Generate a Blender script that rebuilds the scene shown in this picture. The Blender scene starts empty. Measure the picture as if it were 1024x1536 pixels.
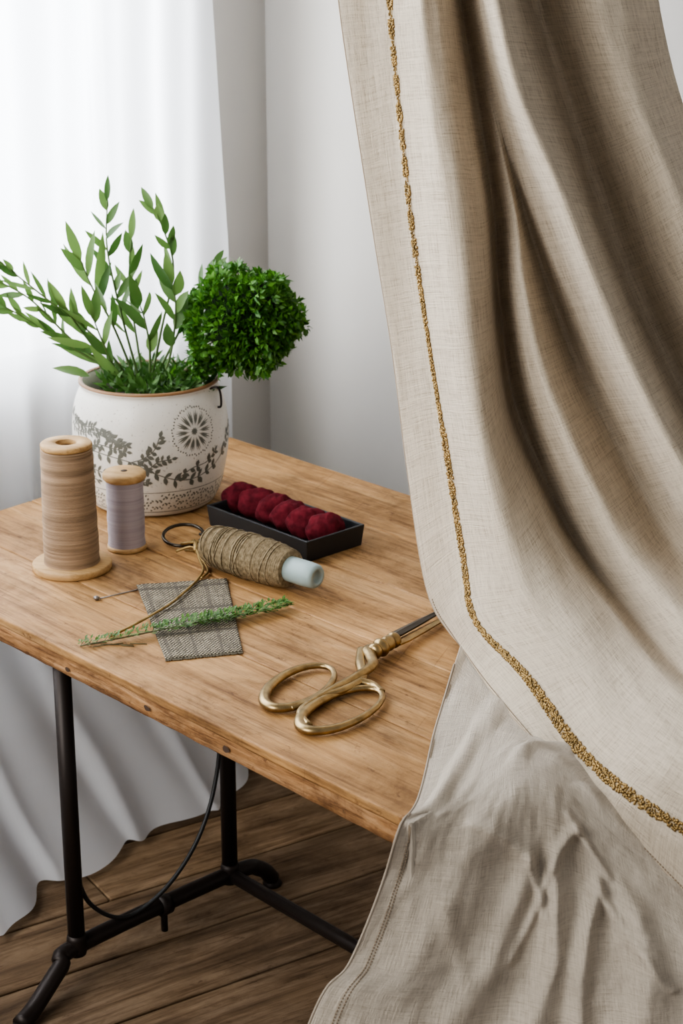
import bpy, math, random
import numpy as np
from mathutils import Vector, Matrix, noise
random.seed(7)
S=bpy.context.scene
COL=S.collection
# ---------------------------------------------------------------- helpers
class M:
    def __init__(s): s.v=[];s.f=[];s.mi=[]
    def add(s,v,f,mi=0):
        o=len(s.v); s.v+= [tuple(a) for a in v]; s.f+=[tuple(i+o for i in q) for q in f]; s.mi+=[mi]*len(f)
    def obj(s,name,mats,parent=None,smooth=True):
        me=bpy.data.meshes.new(name); me.from_pydata(s.v,[],s.f)
        if not isinstance(mats,(list,tuple)): mats=[mats]
        for m in mats: me.materials.append(m)
        me.polygons.foreach_set('material_index',s.mi)
        me.polygons.foreach_set('use_smooth',[smooth]*len(s.f)); me.update()
        ob=bpy.data.objects.new(name,me); COL.objects.link(ob)
        if parent: ob.parent=parent
        return ob
def empty(name):
    e=bpy.data.objects.new(name,None); e.empty_display_size=.05; COL.objects.link(e); return e
def bevel(ob,w,seg=2,ang=40):
    b=ob.modifiers.new('b','BEVEL'); b.width=w; b.segments=seg; b.limit_method='ANGLE'; b.angle_limit=math.radians(ang); return ob
def box(m,c,size,ang=0,mi=0):
    x,y,z=[q/2 for q in size]; R=Matrix.Rotation(ang,3,'Z'); c=Vector(c)
    v=[c+R@Vector((a*x,b*y,d*z)) for d in(-1,1) for b in(-1,1) for a in(-1,1)]
    m.add(v,[(0,2,3,1),(4,5,7,6),(0,1,5,4),(2,6,7,3),(0,4,6,2),(1,3,7,5)],mi)
def prism(m,poly,z0,z1,mi=0):
    n=len(poly); v=[(x,y,z0) for x,y in poly]+[(x,y,z1) for x,y in poly]
    m.add(v,[tuple(range(n))[::-1],tuple(range(n,2*n))]+[(i,(i+1)%n,(i+1)%n+n,i+n) for i in range(n)],mi)
def tube(m,pts,r,n=8,closed=False,mi=0,flat=1.0,up=Vector((0,0,1))):
    pts=[Vector(p) for p in pts]; N=len(pts); V=[];F=[]
    rr=r if isinstance(r,(list,tuple)) else [r]*N
    for i,p in enumerate(pts):
        a=pts[(i-1)%N] if (closed or i>0) else p
        b=pts[(i+1)%N] if (closed or i<N-1) else p
        t=(b-a).normalized(); side=t.cross(up)
        if side.length<1e-3: side=t.cross(Vector((1,0,0)))
        side.normalize(); w=side.cross(t).normalized()
        for k in range(n):
            an=2*math.pi*k/n
            V.append(p+side*math.cos(an)*rr[i]+w*math.sin(an)*rr[i]*flat)
    for i in range(N if closed else N-1):
        j=(i+1)%N
        for k in range(n):
            F.append((i*n+k,i*n+(k+1)%n,j*n+(k+1)%n,j*n+k))
    if not closed: F+= [tuple(range(n))[::-1],tuple((N-1)*n+k for k in range(n))]
    m.add(V,F,mi)
def cr(P,sub):
    """catmull-rom through rows of array P (axis 0)"""
    P=np.asarray(P,float); out=[]; n=len(P)
    for i in range(n-1):
        p0=P[i-1] if i>0 else 2*P[0]-P[1]; p1=P[i]; p2=P[i+1]; p3=P[i+2] if i+2<n else 2*P[-1]-P[-2]
        for k in range(sub):
            t=k/sub
            out.append(.5*(2*p1+(p2-p0)*t+(2*p0-5*p1+4*p2-p3)*t*t+(3*p1-p0-3*p2+p3)*t**3))
    out.append(P[-1]); return np.array(out)
def curve(pts,sub=8): return [Vector(p) for p in cr(pts,sub)]
def lathe(m,prof,origin,axis=(0,0,1),n=48,mi=0,capb=True,capt=True):
    A=Vector(axis).normalized(); U=A.orthogonal().normalized(); W=A.cross(U); O=Vector(origin); V=[];F=[]
    for r,z in prof:
        for k in range(n):
            a=2*math.pi*k/n; V.append(O+A*z+(U*math.cos(a)+W*math.sin(a))*r)
    for i in range(len(prof)-1):
        for k in range(n): F.append((i*n+k,i*n+(k+1)%n,(i+1)*n+(k+1)%n,(i+1)*n+k))
    if capb: F.append(tuple(range(n))[::-1])
    if capt: F.append(tuple((len(prof)-1)*n+k for k in range(n)))
    m.add(V,F,mi)
def ico():
    t=(1+5**.5)/2
    v=[Vector(p).normalized() for p in [(-1,t,0),(1,t,0),(-1,-t,0),(1,-t,0),(0,-1,t),(0,1,t),(0,-1,-t),(0,1,-t),(t,0,-1),(t,0,1),(-t,0,-1),(-t,0,1)]]
    f=[(0,11,5),(0,5,1),(0,1,7),(0,7,10),(0,10,11),(1,5,9),(5,11,4),(11,10,2),(10,7,6),(7,1,8),(3,9,4),(3,4,2),(3,2,6),(3,6,8),(3,8,9),(4,9,5),(2,4,11),(6,2,10),(8,6,7),(9,8,1)]
    return v,f
IV,IF=ico()
def bead(m,c,r,mi=0):
    c=Vector(c); m.add([c+Vector((a.x*r[0],a.y*r[1],a.z*r[2])) for a in IV],IF,mi)
# ---------------------------------------------------------------- materials
def mat(name,col,rough=.6,metal=0,**k):
    m=bpy.data.materials.new(name); m.use_nodes=True; b=m.node_tree.nodes['Principled BSDF']
    b.inputs['Base Color'].default_value=(*col,1); b.inputs['Roughness'].default_value=rough; b.inputs['Metallic'].default_value=metal
    for kk,v in k.items(): b.inputs[kk.replace('_',' ')].default_value=v
    return m,m.node_tree,b
def nd(t,typ,**k):
    n=t.nodes.new(typ)
    for a,v in k.items(): setattr(n,a,v)
    return n
def ramp(t,stops,src):
    r=nd(t,'ShaderNodeValToRGB'); e=r.color_ramp.elements
    while len(e)<len(stops): e.new(.5)
    for q,(p,c) in zip(e,stops): q.position=p; q.color=(*c,1)
    t.links.new(src,r.inputs[0]); return r.outputs[0]
def noisetex(t,vec,scale,detail=4,rough=.55,dist=0):
    n=nd(t,'ShaderNodeTexNoise'); n.inputs['Scale'].default_value=scale; n.inputs['Detail'].default_value=detail
    n.inputs['Roughness'].default_value=rough; n.inputs['Distortion'].default_value=dist
    if vec is not None: t.links.new(vec,n.inputs['Vector'])
    return n.outputs['Fac']
def mapping(t,vec,rot=0,scale=(1,1,1)):
    a=nd(t,'ShaderNodeMapping'); a.inputs['Rotation'].default_value=(0,0,rot); t.links.new(vec,a.inputs[0])
    b=nd(t,'ShaderNodeMapping'); b.inputs['Scale'].default_value=scale; t.links.new(a.outputs[0],b.inputs[0]); return b.outputs[0]
def mixc(t,fac,a,b,mode='MIX'):
    n=nd(t,'ShaderNodeMix',data_type='RGBA',blend_type=mode)
    for i,v in ((0,fac),(6,a),(7,b)):
        if hasattr(v,'is_output'): t.links.new(v,n.inputs[i])
        else: n.inputs[i].default_value=v if i==0 else (*v,1)
    return n.outputs[2]
def mth(t,op,a,b=0.):
    n=nd(t,'ShaderNodeMath',operation=op)
    for i,v in enumerate((a,b)):
        if hasattr(v,'is_output'): t.links.new(v,n.inputs[i])
        else: n.inputs[i].default_value=v
    return n.outputs[0]
def bump(t,b,h,strength=.3,dist=.002):
    n=nd(t,'ShaderNodeBump'); n.inputs['Strength'].default_value=strength; n.inputs['Distance'].default_value=dist
    t.links.new(h,n.inputs['Height']); t.links.new(n.outputs[0],b.inputs['Normal'])
def objc(t): return nd(t,'ShaderNodeTexCoord').outputs['Object']
def uvc(t): return nd(t,'ShaderNodeTexCoord').outputs['UV']
def wood(name,c1,c2,c3,rot,sc=1.,rough=.5,spec=.4,island=0.,blotch=.8,scr=.7,pits=.6):
    m,t,b=mat(name,c1,rough); v=mapping(t,objc(t),rot,(1.6*sc,15*sc,15*sc))
    g=noisetex(t,v,1.6,10,.72,1.2)
    c=ramp(t,[(.32,c2),(.49,c1),(.68,c3)],g)
    v2=mapping(t,objc(t),rot,(2.6*sc,4.0*sc,4.0*sc)); g2=noisetex(t,v2,2.,8,.7,.5)
    c=mixc(t,blotch,c,ramp(t,[(.34,(.44,.40,.36)),(.46,(.82,.80,.78)),(.64,(1.2,1.18,1.14))],g2),'MULTIPLY')
    v3=mapping(t,objc(t),rot,(6*sc,120*sc,120*sc)); g3=noisetex(t,v3,1.,4,.65)
    c=mixc(t,scr,c,ramp(t,[(.34,(.42,.35,.28)),(.5,(1,1,1))],g3),'MULTIPLY')
    vs=mapping(t,objc(t),rot,(22*sc,40*sc,40*sc)); g4=noisetex(t,vs,1.5,6,.78)
    c=mixc(t,pits,c,ramp(t,[(.31,(.28,.20,.14)),(.41,(1,1,1))],g4),'MULTIPLY')
    # fine cross scratches
    v5=mapping(t,objc(t),rot+1.1,(3*sc,140*sc,3*sc)); g5=noisetex(t,v5,1.,2,.5)
    c=mixc(t,pits*.5,c,ramp(t,[(.27,(.5,.42,.34)),(.32,(1,1,1))],g5),'MULTIPLY')
    if island:
        ge=nd(t,'ShaderNodeNewGeometry'); c=mixc(t,island,c,ramp(t,[(0,(.5,.5,.52)),(1,(1.35,1.3,1.2))],ge.outputs['Random Per Island']),'MULTIPLY')
    t.links.new(c,b.inputs['Base Color']); b.inputs['Specular IOR Level'].default_value=spec
    t.links.new(ramp(t,[(.3,(rough+.2,)*3),(.7,(rough-.06,)*3)],g2),b.inputs['Roughness'])
    bump(t,b,mth(t,'ADD',g3,g4),.4,.002); return m
TH=math.radians(-46.6)
W_TABLE=wood('table_wood',(.385,.215,.085),(.22,.11,.038),(.50,.31,.145),-TH,1.,.56,.3,.25,.9,.7,.8)
W_EDGE=wood('table_edge_wood',(.29,.15,.062),(.11,.052,.022),(.48,.29,.15),-TH,1.6,.66,.25,0,.9,.9,.9)
W_FLOOR=wood('floor_wood',(.185,.125,.075),(.085,.055,.033),(.31,.225,.15),-math.radians(32.6),.8,.68,.2,.85)
W_LIGHT=wood('spool_wood',(.48,.30,.13),(.38,.22,.09),(.56,.37,.19),.3,2,.5,.3,0,.3,.3,.2)
def linen(name,base,dark,rough=.92,sheen=.1,trans=.10):
    m,t,b=mat(name,base,rough); uv=uvc(t)
    a=noisetex(t,mapping(t,uv,0,(560,40,1)),1.,3,.75); c=noisetex(t,mapping(t,uv,0,(40,560,1)),1.,3,.75)
    a2=noisetex(t,mapping(t,uv,0,(330,11,1)),1.,2,.6); c2=noisetex(t,mapping(t,uv,0,(11,330,1)),1.,2,.6)
    h=mth(t,'MULTIPLY',mth(t,'ADD',mth(t,'ADD',a,c),mth(t,'ADD',a2,c2)),.25)
    lt=tuple(min(1,x*1.16) for x in base)
    col=ramp(t,[(.40,dark),(.495,base),(.60,lt)],h)
    big=noisetex(t,mapping(t,uv,0,(6,6,1)),1.,3,.5)
    col=mixc(t,.25,col,ramp(t,[(.3,(.88,.86,.84)),(.7,(1.05,1.05,1.05))],big),'MULTIPLY')
    t.links.new(col,b.inputs['Base Color']); b.inputs['Sheen Weight'].default_value=sheen; b.inputs['Specular IOR Level'].default_value=.12
    bump(t,b,h,.85,.006)
    tr=nd(t,'ShaderNodeBsdfTranslucent'); t.links.new(col,tr.inputs[0]); mx=nd(t,'ShaderNodeMixShader'); mx.inputs[0].default_value=trans
    t.links.new(b.outputs[0],mx.inputs[1]); t.links.new(tr.outputs[0],mx.inputs[2]); t.links.new(mx.outputs[0],t.nodes['Material Output'].inputs[0])
    return m
LINEN=linen('linen_beige',(.665,.575,.455),(.46,.375,.275),trans=.14)
LINEN2=linen('linen_natural',(.58,.51,.42),(.42,.355,.28),.8,.15,.08)
STITCH=mat('stitch_thread',(.26,.20,.14),.8)[0]
def gold(name,col,rough):
    m,t,b=mat(name,col,rough,1.); n=noisetex(t,objc(t),60,3); 
    t.links.new(ramp(t,[(.3,tuple(x*.55 for x in col)),(.65,col)],n),b.inputs['Base Color']); return m
BRASS=gold('aged_brass',(.42,.30,.15),.33)
GOLD=gold('gold_thread',(.42,.29,.125),.5)
DARKMETAL=mat('dark_metal',(.024,.017,.014),.45,.5)[0]
STEEL=mat('blackened_steel',(.06,.05,.04),.28,.9)[0]
BLACK=mat('tray_black',(.016,.017,.019),.45)[0]
CABLE=mat('cable_rubber',(.01,.01,.01),.5)[0]
def plaster(name,col):
    m,t,b=mat(name,col,.9); n=noisetex(t,objc(t),3,4)
    t.links.new(ramp(t,[(.3,tuple(x*.96 for x in col)),(.7,col)],n),b.inputs['Base Color']); bump(t,b,noisetex(t,objc(t),60,3),.08,.002); return m
WALL=plaster('wall_paint',(.545,.52,.485))
FRAME=mat('window_paint',(.8,.8,.78),.4)[0]
# sheer
m,t,b=mat('sheer_voile',(.86,.87,.89),.9)
tr=nd(t,'ShaderNodeBsdfTranslucent'); tr.inputs[0].default_value=(.90,.92,.96,1)
tp=nd(t,'ShaderNodeBsdfTransparent'); mx=nd(t,'ShaderNodeMixShader'); mx.inputs[0].default_value=.5
t.links.new(b.outputs[0],mx.inputs[1]); t.links.new(tr.outputs[0],mx.inputs[2]); mx2=nd(t,'ShaderNodeMixShader'); mx2.inputs[0].default_value=.10
t.links.new(mx.outputs[0],mx2.inputs[1]); t.links.new(tp.outputs[0],mx2.inputs[2]); t.links.new(mx2.outputs[0],t.nodes['Material Output'].inputs[0])
a=noisetex(t,mapping(t,uvc(t),0,(500,500,1)),1.,2); bump(t,b,a,.2,.001)
SHEER=m
# ---------------------------------------------------------------- room
e1=Vector((.6425,.7662,0)); e2=Vector((.687,-.727,0)); n1=Vector((-.766,.643,0)); n2=Vector((.727,.687,0))
K=Vector((-.172,4.2,0))
m=M(); fd=Vector((math.cos(math.radians(32.6)),math.sin(math.radians(32.6)),0)); fn=Vector((-fd.y,fd.x,0)); pw=.172
for i in range(-14,17):
    s=-3.4-random.random()*2
    while s<3.8:
        L=random.uniform(2.6,3.6); s1=min(s+L,3.9)
        a_=s
        e_=Vector((0,2.6,0))+fn*(i*pw)+fd*s1
        while ((e_-K).dot(n2)>.1 or (e_-K).dot(n1)>.1) and s1>a_+.2: s1-=.05; e_=Vector((0,2.6,0))+fn*(i*pw)+fd*s1
        st_=Vector((0,2.6,0))+fn*(i*pw)+fd*a_
        while ((st_-K).dot(n1)>.1) and a_<s1-.2: a_+=.05; st_=Vector((0,2.6,0))+fn*(i*pw)+fd*a_
        c=Vector((0,2.6,-.012))+fn*(i*pw)+fd*((a_+s1)/2)
        if (c-K).dot(n1)<.1 and (c-K).dot(n2)<.1: box(m,c,(s1-a_-.003,pw-.006,.024),math.atan2(fd.y,fd.x))
        s+=L
bevel(m.obj('floor',W_FLOOR,smooth=False),.002,1)
m=M(); box(m,(0,2.6,-.05),(7.5,6.5,.05)); m.obj('floor_subfloor',mat('subfloor_dark',(.012,.008,.006),.9)[0],smooth=False)
m=M(); c=K+e2*1.9+n2*.06; box(m,(c.x,c.y,1.4),(3.8+.1,.12,2.8),math.atan2(e2.y,e2.x)); m.obj('wall_back',WALL,smooth=False)
m=M(); wa=math.atan2(e1.y,e1.x)
def wallbox(m,s0,s1,z0,z1,off=.06,th=.12,mi=0):
    c=K-e1*((s0+s1)/2)+n1*off; box(m,(c.x,c.y,(z0+z1)/2),(s1-s0,th,z1-z0),wa,mi)
wallbox(m,-.12,.42,0,2.8); wallbox(m,.42,2.3,0,.84); wallbox(m,.42,2.3,2.4,2.8); wallbox(m,2.3,3.6,0,2.8)
m.obj('wall_left',WALL,smooth=False)
m=M()
for a,b_,c_,d in [(.42,.47,.84,2.4),(2.25,2.3,.84,2.4),(.42,2.3,.84,.9),(.42,2.3,2.34,2.4),(1.33,1.39,.84,2.4),(.42,2.3,1.95,1.98)]:
    wallbox(m,a,b_,c_,d,.05,.05)
wallbox(m,.38,2.34,.815,.845,-.01,.14)
bevel(m.obj('window_1',FRAME,smooth=False),.004)
m=M(); wallbox(m,0,3.6,0,.1,-.008,.016); m.obj('baseboard_left',FRAME,smooth=False)
m=M(); c=K+e2*1.9-n2*.008; box(m,(c.x,c.y,.05),(3.7,.016,.1),math.atan2(e2.y,e2.x)); m.obj('baseboard_back',FRAME,smooth=False)
# ---------------------------------------------------------------- grid -> mesh with uv
def gridobj(name,G,mt,parent=None,su=1.,sv=1.,solid=0):
    nv,nu,_=G.shape
    V=[tuple(p) for p in G.reshape(-1,3)]
    F=[(j*nu+i,(j+1)*nu+i,(j+1)*nu+i+1,j*nu+i+1) for j in range(nv-1) for i in range(nu-1)]
    mm=M(); mm.add(V,F); ob=mm.obj(name,mt,parent)
    uv=ob.data.uv_layers.new(name='UVMap'); arr=np.zeros(len(ob.data.loops)*2)
    vi=np.zeros(len(ob.data.loops),int); ob.data.loops.foreach_get('vertex_index',vi)
    arr[0::2]=(vi%nu)/(nu-1)*su; arr[1::2]=(vi//nu)/(nv-1)*sv; uv.data.foreach_set('uv',arr)
    if solid:
        md=ob.modifiers.new('s','SOLIDIFY'); md.thickness=solid; md.offset=0
    return ob
# sheer curtain
nu,nv=260,90; G=np.zeros((nv,nu,3))
for j in range(nv):
    z=2.5*(1-j/(nv-1))+.004
    k=max(0,(.56-z)/.56)
    for i in range(nu):
        u=i/(nu-1)
        s0=.37-.06*min(1,(2.5-z)/1.5); s=s0+u*2.2+ .25*k*(1-u)
        off=.15+.45*k**1.25
        ph=s*2*math.pi
        nz=noise.noise(Vector((s*3,z*.8,4)))
        w=.020*math.sin(ph/.23+2.5*nz)+.009*math.sin(ph/.10+3*nz+z*.8)+.012*math.sin(ph/.41+z)
        w*=.85
        if z<.56: w+=k*(.034*math.sin(ph/.27+2.5*nz+1.2*k)+.03*noise.noise(Vector((s*6,z*4,2)))+.02*noise.noise(Vector((s*14+k*2,z*6,8))))
        p=K-n1*(off+w)-e1*(s+.015*math.sin(ph/.19+z*2)*(.3+k)); 
        G[j,i]=(p.x,p.y,z+ (.02*k*k*noise.noise(Vector((s*9,0,5)))+.014*k*k))
sc=gridobj('sheer_curtain',G,SHEER,None,3.,2.5)
# ---------------------------------------------------------------- table
ZT=.62
TC=[Vector((-.833,2.979,0)),Vector((.086,2.005,0)),Vector((.683,2.712,0)),Vector((-.238,3.689,0))]
tab=empty('wooden_table')
m=M(); nb=5
for i in range(nb):
    a=i/nb+(.0007 if i else 0); b_=(i+1)/nb-(.0007 if i<nb-1 else 0)
    q=[TC[0].lerp(TC[3],a),TC[1].lerp(TC[2],a),TC[1].lerp(TC[2],b_),TC[0].lerp(TC[3],b_)]
    prism(m,[(p.x,p.y) for p in q],ZT-.016,ZT)
bevel(m.obj('top',W_TABLE,tab,False),.0035,3)
m=M(); cen=(TC[0]+TC[2])/2; ring=[]
for i in range(4):
    a=TC[i];b_=TC[(i+1)%4]
    for k in range(90): ring.append(a.lerp(b_,k/90))
V=[];lv_=[ZT-.0465,ZT-.044,ZT-.036,ZT-.028,ZT-.020,ZT-.0162]; ins=[.004,.0008,.0,.0010,.0,.0018]
for z,o in zip(lv_,ins):
    for k,p in enumerate(ring):
        d_=(cen-p).normalized(); w=o+.0022*noise.noise(Vector((p.x*22,p.y*22,z*150)))+.0012*noise.noise(Vector((p.x*90,p.y*90,z*400)))
        V.append((p.x+d_.x*(w+.0018),p.y+d_.y*(w+.0018),z))
NR=len(ring); F=[(l*NR+k,l*NR+(k+1)%NR,(l+1)*NR+(k+1)%NR,(l+1)*NR+k) for l in range(5) for k in range(NR)]
F.append(tuple(range(NR))[::-1]); m.add(V,F); m.obj('edge_board',W_EDGE,tab)
m=M(); d=(TC[1]-TC[0]).normalized(); nn=Vector((-d.y,d.x,0))*-1
for s,r,zz in ((.36,.004,.031),(.60,.0035,.032),(.80,.0045,.029),(.98,.005,.030)):
    p=TC[0]+d*s; V=[]
    N_=14
    for k in range(N_):
        an=2*math.pi*k/N_; rr=r*(1+.35*noise.noise(Vector((math.cos(an),math.sin(an),s*9)))); V.append(p+nn*.0012+d*rr*1.5*math.cos(an)+Vector((0,0,ZT-zz+rr*math.sin(an))))
    m.add(V,[tuple(range(N_))])
m.obj('wood_knots',mat('knot_dark',(.05,.024,.012),.8)[0],tab)
m=M()
A=Vector((-.440,2.598,0)); B=Vector((-.199,2.829,0)); A2=A+e2*.735+Vector((.02,.03,0)); B2=B+e2*.76
for p in (A,B,A2,B2):
    tube(m,[(p.x,p.y,.05),(p.x,p.y,ZT-.046)],.0142,14)
for a_,b_ in ((A,B),(A2,B2)):
    dr=(b_-a_).normalized()
    f0=a_+Vector((-.072,-.150,0)); f1=b_+dr*.10
    tube(m,curve([(f0.x,f0.y,.013),(f0.x*.75+a_.x*.25,f0.y*.75+a_.y*.25,.020),(f0.x*.3+a_.x*.7,f0.y*.3+a_.y*.7,.050),(a_.x,a_.y,.062),(b_.x,b_.y,.062),(f1.x-dr.x*.03,f1.y-dr.y*.03,.045),(f1.x,f1.y,.013)],6),.0145,14)
    for q in (f0,f1): lathe(m,[(.017,0),(.018,.004),(.012,.014)],(q.x,q.y,0),n=16)
tube(m,[(B.x,B.y,.062),(B2.x,B2.y,.062)],.0125,14)
for p in (A,B,A2,B2): lathe(m,[(.0150,-.018),(.0168,-.010),(.0168,.012),(.0150,.02)],(p.x,p.y,.065),n=20)
for a_,b_ in ((B,B2),(A,B),(A2,B2)):
    tube(m,[(a_.x,a_.y,ZT-.058),(b_.x,b_.y,ZT-.058)],.010,10)
q=A.lerp(B,.55); lathe(m,[(.018,-.010),(.018,.010)],(q.x,q.y,.062),(B-A),16); lathe(m,[(.006,0),(.006,.05)],(q.x,q.y,.012),n=10)
m.obj('metal_frame',DARKMETAL,tab)
m=M(); tube(m,curve([(-.205,2.84,.56),(-.205,2.82,.45),(-.214,2.80,.29),(-.243,2.75,.188),(-.298,2.70,.1135),(-.364,2.66,.079),(-.413,2.62,.123),(-.434,2.61,.186),(-.44,2.615,.3)],8),.0038,8)
m.obj('power_cable',CABLE,tab)
# table-plane test
def inside(x,y,mg=0):
    P=Vector((x,y,0))
    for i in range(4):
        a=TC[i];b_=TC[(i+1)%4]; dd=(b_-a).normalized(); nrm=Vector((-dd.y,dd.x,0))
        if (P-a).dot(nrm)<mg: return False
    return True
# ---------------------------------------------------------------- linen curtain, main panel
Yc={
0:[2.76,2.75,2.74,2.72,2.70,2.68,2.64,2.56,2.34,2.17,2.07,2.0],
1:[2.72,2.71,2.70,2.68,2.65,2.62,2.57,2.48,2.32,2.17,2.06,1.98],
2:[2.63,2.62,2.61,2.58,2.55,2.52,2.46,2.40,2.29,2.18,2.06,1.98],
3:[2.66,2.66,2.66,2.64,2.63,2.61,2.54,2.47,2.36,2.24,2.12,2.02],
4:[2.74,2.74,2.74,2.73,2.71,2.68,2.61,2.53,2.41,2.29,2.16,2.06],
5:[2.70,2.70,2.70,2.66,2.58,2.54,2.48,2.42,2.33,2.22,2.12,2.02],
6:[2.66,2.66,2.66,2.67,2.66,2.63,2.56,2.49,2.4,2.3,2.2,2.1],
7:[2.55,2.53,2.52,2.50,2.48,2.45,2.40,2.36,2.29,2.2,2.12,2.04],
8:[2.72,2.72,2.71,2.70,2.68,2.65,2.6,2.54,2.46,2.37,2.28,2.18],
9:[2.67,2.67,2.66,2.64,2.62,2.58,2.52,2.46,2.4,2.32,2.24,2.14],
10:[2.60,2.60,2.59,2.57,2.55,2.52,2.47,2.42,2.36,2.28,2.2,2.1],
11:[2.68,2.68,2.67,2.66,2.64,2.6,2.55,2.5,2.44,2.36,2.28,2.18]}
XZ={
0:[-19,1709,-5,1570,16,1427,46,1241,78,1049,103,861,134,681,175,628,222,632,277,625,361,577,465,486],
1:[62,1709,71,1572,83,1450,105,1258,134,1071,163,902,187,758,200,696,261,676,317,637,374,625,462,598],
2:[95,1710,112,1577,129,1459,159,1275,182,1096,211,933,246,809,276,755,321,720,362,691,413,687,474,672],
3:[133,1710,152,1575,170,1454,206,1265,225,1097,249,957,302,838,340,785,385,746,419,727,455,724,504,716],
4:[158,1709,176,1571,199,1446,232,1269,245,1130,270,980,329,841,373,773,417,741,450,725,480,724,529,715],
5:[169,1710,187,1573,213,1450,249,1281,265,1158,300,1029,366,895,409,824,443,793,475,779,504,771,550,762],
6:[175,1710,195,1575,225,1454,269,1299,320,1151,369,1035,435,910,477,840,511,811,540,790,564,783,602,770],
7:[186,1710,208,1582,245,1450,301,1326,355,1199,405,1087,463,980,501,915,535,882,567,859,596,845,632,824],
8:[246,1709,275,1572,329,1430,379,1294,425,1177,482,1061,540,950,582,885,621,850,655,823,684,808,716,792],
9:[288,1710,322,1574,369,1445,421,1323,468,1209,521,1109,579,1004,619,942,660,902,693,871,727,853,752,836],
10:[336,1710,369,1578,411,1461,456,1362,506,1252,559,1152,618,1048,663,984,702,944,733,914,764,896,785,880],
11:[426,1710,455,1574,481,1472,519,1369,571,1265,624,1164,684,1056,730,990,775,948,811,915,842,895,863,876]}
lc=empty('linen_curtain')
C=np.zeros((13,12,3))
DY={2:-.022,3:-.012,4:.022,5:-.026,6:.018,7:-.022,8:.004,9:-.010,10:-.004,11:.0}
for c in range(12):
    for r in range(12):
        f=1. if r<8 else max(0,1-(r-7)/4.); 
        if c==5 and r<3: f*=-.3
        if c==6 and r<3: f*=.2
        dy=DY.get(c,0)*f
        C[r+1,c]=(XZ[c][2*r]/1000,Yc[c][r]+dy,XZ[c][2*r+1]/1000-dy*.3)
    C[0,c]=C[1,c]+(C[1,c]-C[2,c])*4.3; C[0,c,2]=2.3; C[0,c,1]=C[1,c,1]+.02
SUB=14
G=cr(C,SUB)
G=np.transpose(cr(np.transpose(G,(1,0,2)),12),(1,0,2))
for j in range(G.shape[0]):
    for i in range(G.shape[1]):
        x,y,z=G[j,i]
        w=.010*noise.noise(Vector((i*.09,j*.018,1.3)))+.006*noise.noise(Vector((i*.2+j*.03,j*.05,7)))+.003*noise.noise(Vector((i*.4,j*.11,3)))
        edge=min(1,i/20)
        y-=w*(.3+.7*edge); z+=w*.3
        if inside(x,y,-.01) and z<.631: z=.631
        G[j,i]=(x,y,z)
gridobj('main_panel',G,LINEN,lc,1.0,2.4,.0016)
def gpt(G,u,v):
    j=int(v);i=int(u);fv=v-j;fu=u-i;j2=min(j+1,G.shape[0]-1);i2=min(i+1,G.shape[1]-1)
    return Vector(((G[j,i]*(1-fu)+G[j,i2]*fu)*(1-fv)+(G[j2,i]*(1-fu)+G[j2,i2]*fu)*fv).tolist())
def gnrm(G,u,v):
    e=.5; a=gpt(G,min(u+e,G.shape[1]-1.01),v)-gpt(G,max(u-e,0),v); b_=gpt(G,u,min(v+e,G.shape[0]-1.01))-gpt(G,u,max(v-e,0))
    n=a.cross(b_).normalized()
    if n.y>0: n=-n
    return n,a.normalized(),b_.normalized()
# trim: gold embroidery along column 1
m=M(); m2=M(); v=6.; u0=12.; rb=[]; RT=random.Random(5)
vmax=G.shape[0]-1.1
dist=0.
prev=gpt(G,u0,v)
while v<vmax:
    p=gpt(G,u0,v); n,a,b_=gnrm(G,u0,v); dist+=(p-prev).length; prev=p
    z=p.z
    on=True
    if z>1.17: on=(dist%.040)<.027; wd=.0062
    elif z>.95: wd=.0050
    elif z>.70: wd=.0085
    else: wd=.0072
    rb.append((p+n*.0014,a,wd*(.8 if z<1.17 else .75),n))
    for k in range(5 if on else 2):
        off=RT.uniform(-1,1)*wd*(1 if on else .45)
        q=p+n*(.0016+.0022*RT.random()*(1-abs(off)/wd*.7))+a*off+b_*RT.uniform(-.001,.001)
        s_=RT.uniform(.0010,.0021) if on else RT.uniform(.0008,.0013)
        bead(m,q,(s_,s_,s_*1.4))
    step=(gpt(G,u0,min(v+.1,vmax))-p).length/.1
    v+=.0019/max(step,1e-4)
m.obj('gold_braid_trim',GOLD,lc)
V=[];F=[]
for k,(p,a,w,n) in enumerate(rb[::2]):
    V+=[p-a*w,p+n*.0003,p+a*w]
    if k: b0=(k-1)*3; F+=[(b0,b0+3,b0+4,b0+1),(b0+1,b0+4,b0+5,b0+2)]
m2.add(V,F); m2.obj('trim_ribbon',mat('ribbon_tan',(.42,.33,.21),.85)[0],lc)
m=M()
def seam(G,u,v0,v1,r,step,m,stitch=True,lift=.0015):
    v=v0; pts=[]
    while v<v1:
        p=gpt(G,u,v); n,a,b_=gnrm(G,u,v); pts.append(p+n*lift)
        st=(gpt(G,u,min(v+.1,v1))-p).length/.1; v+=step/max(st,1e-4)
    if stitch:
        for i in range(0,len(pts)-1):
            dd=(pts[i+1]-pts[i]); tube(m,[pts[i]+dd*.1,pts[i]+dd*.75],r,5)
    else: tube(m,pts,r,6)
seam(G,.12,8,vmax,.0013,.006,m,False,.0)
m.obj('edge_piping',mat('piping_beige',(.38,.30,.22),.8)[0],lc)
m=M(); seam(G,.9,100,vmax,.0008,.0045,m); m.obj('edge_stitches',STITCH,lc)
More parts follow.
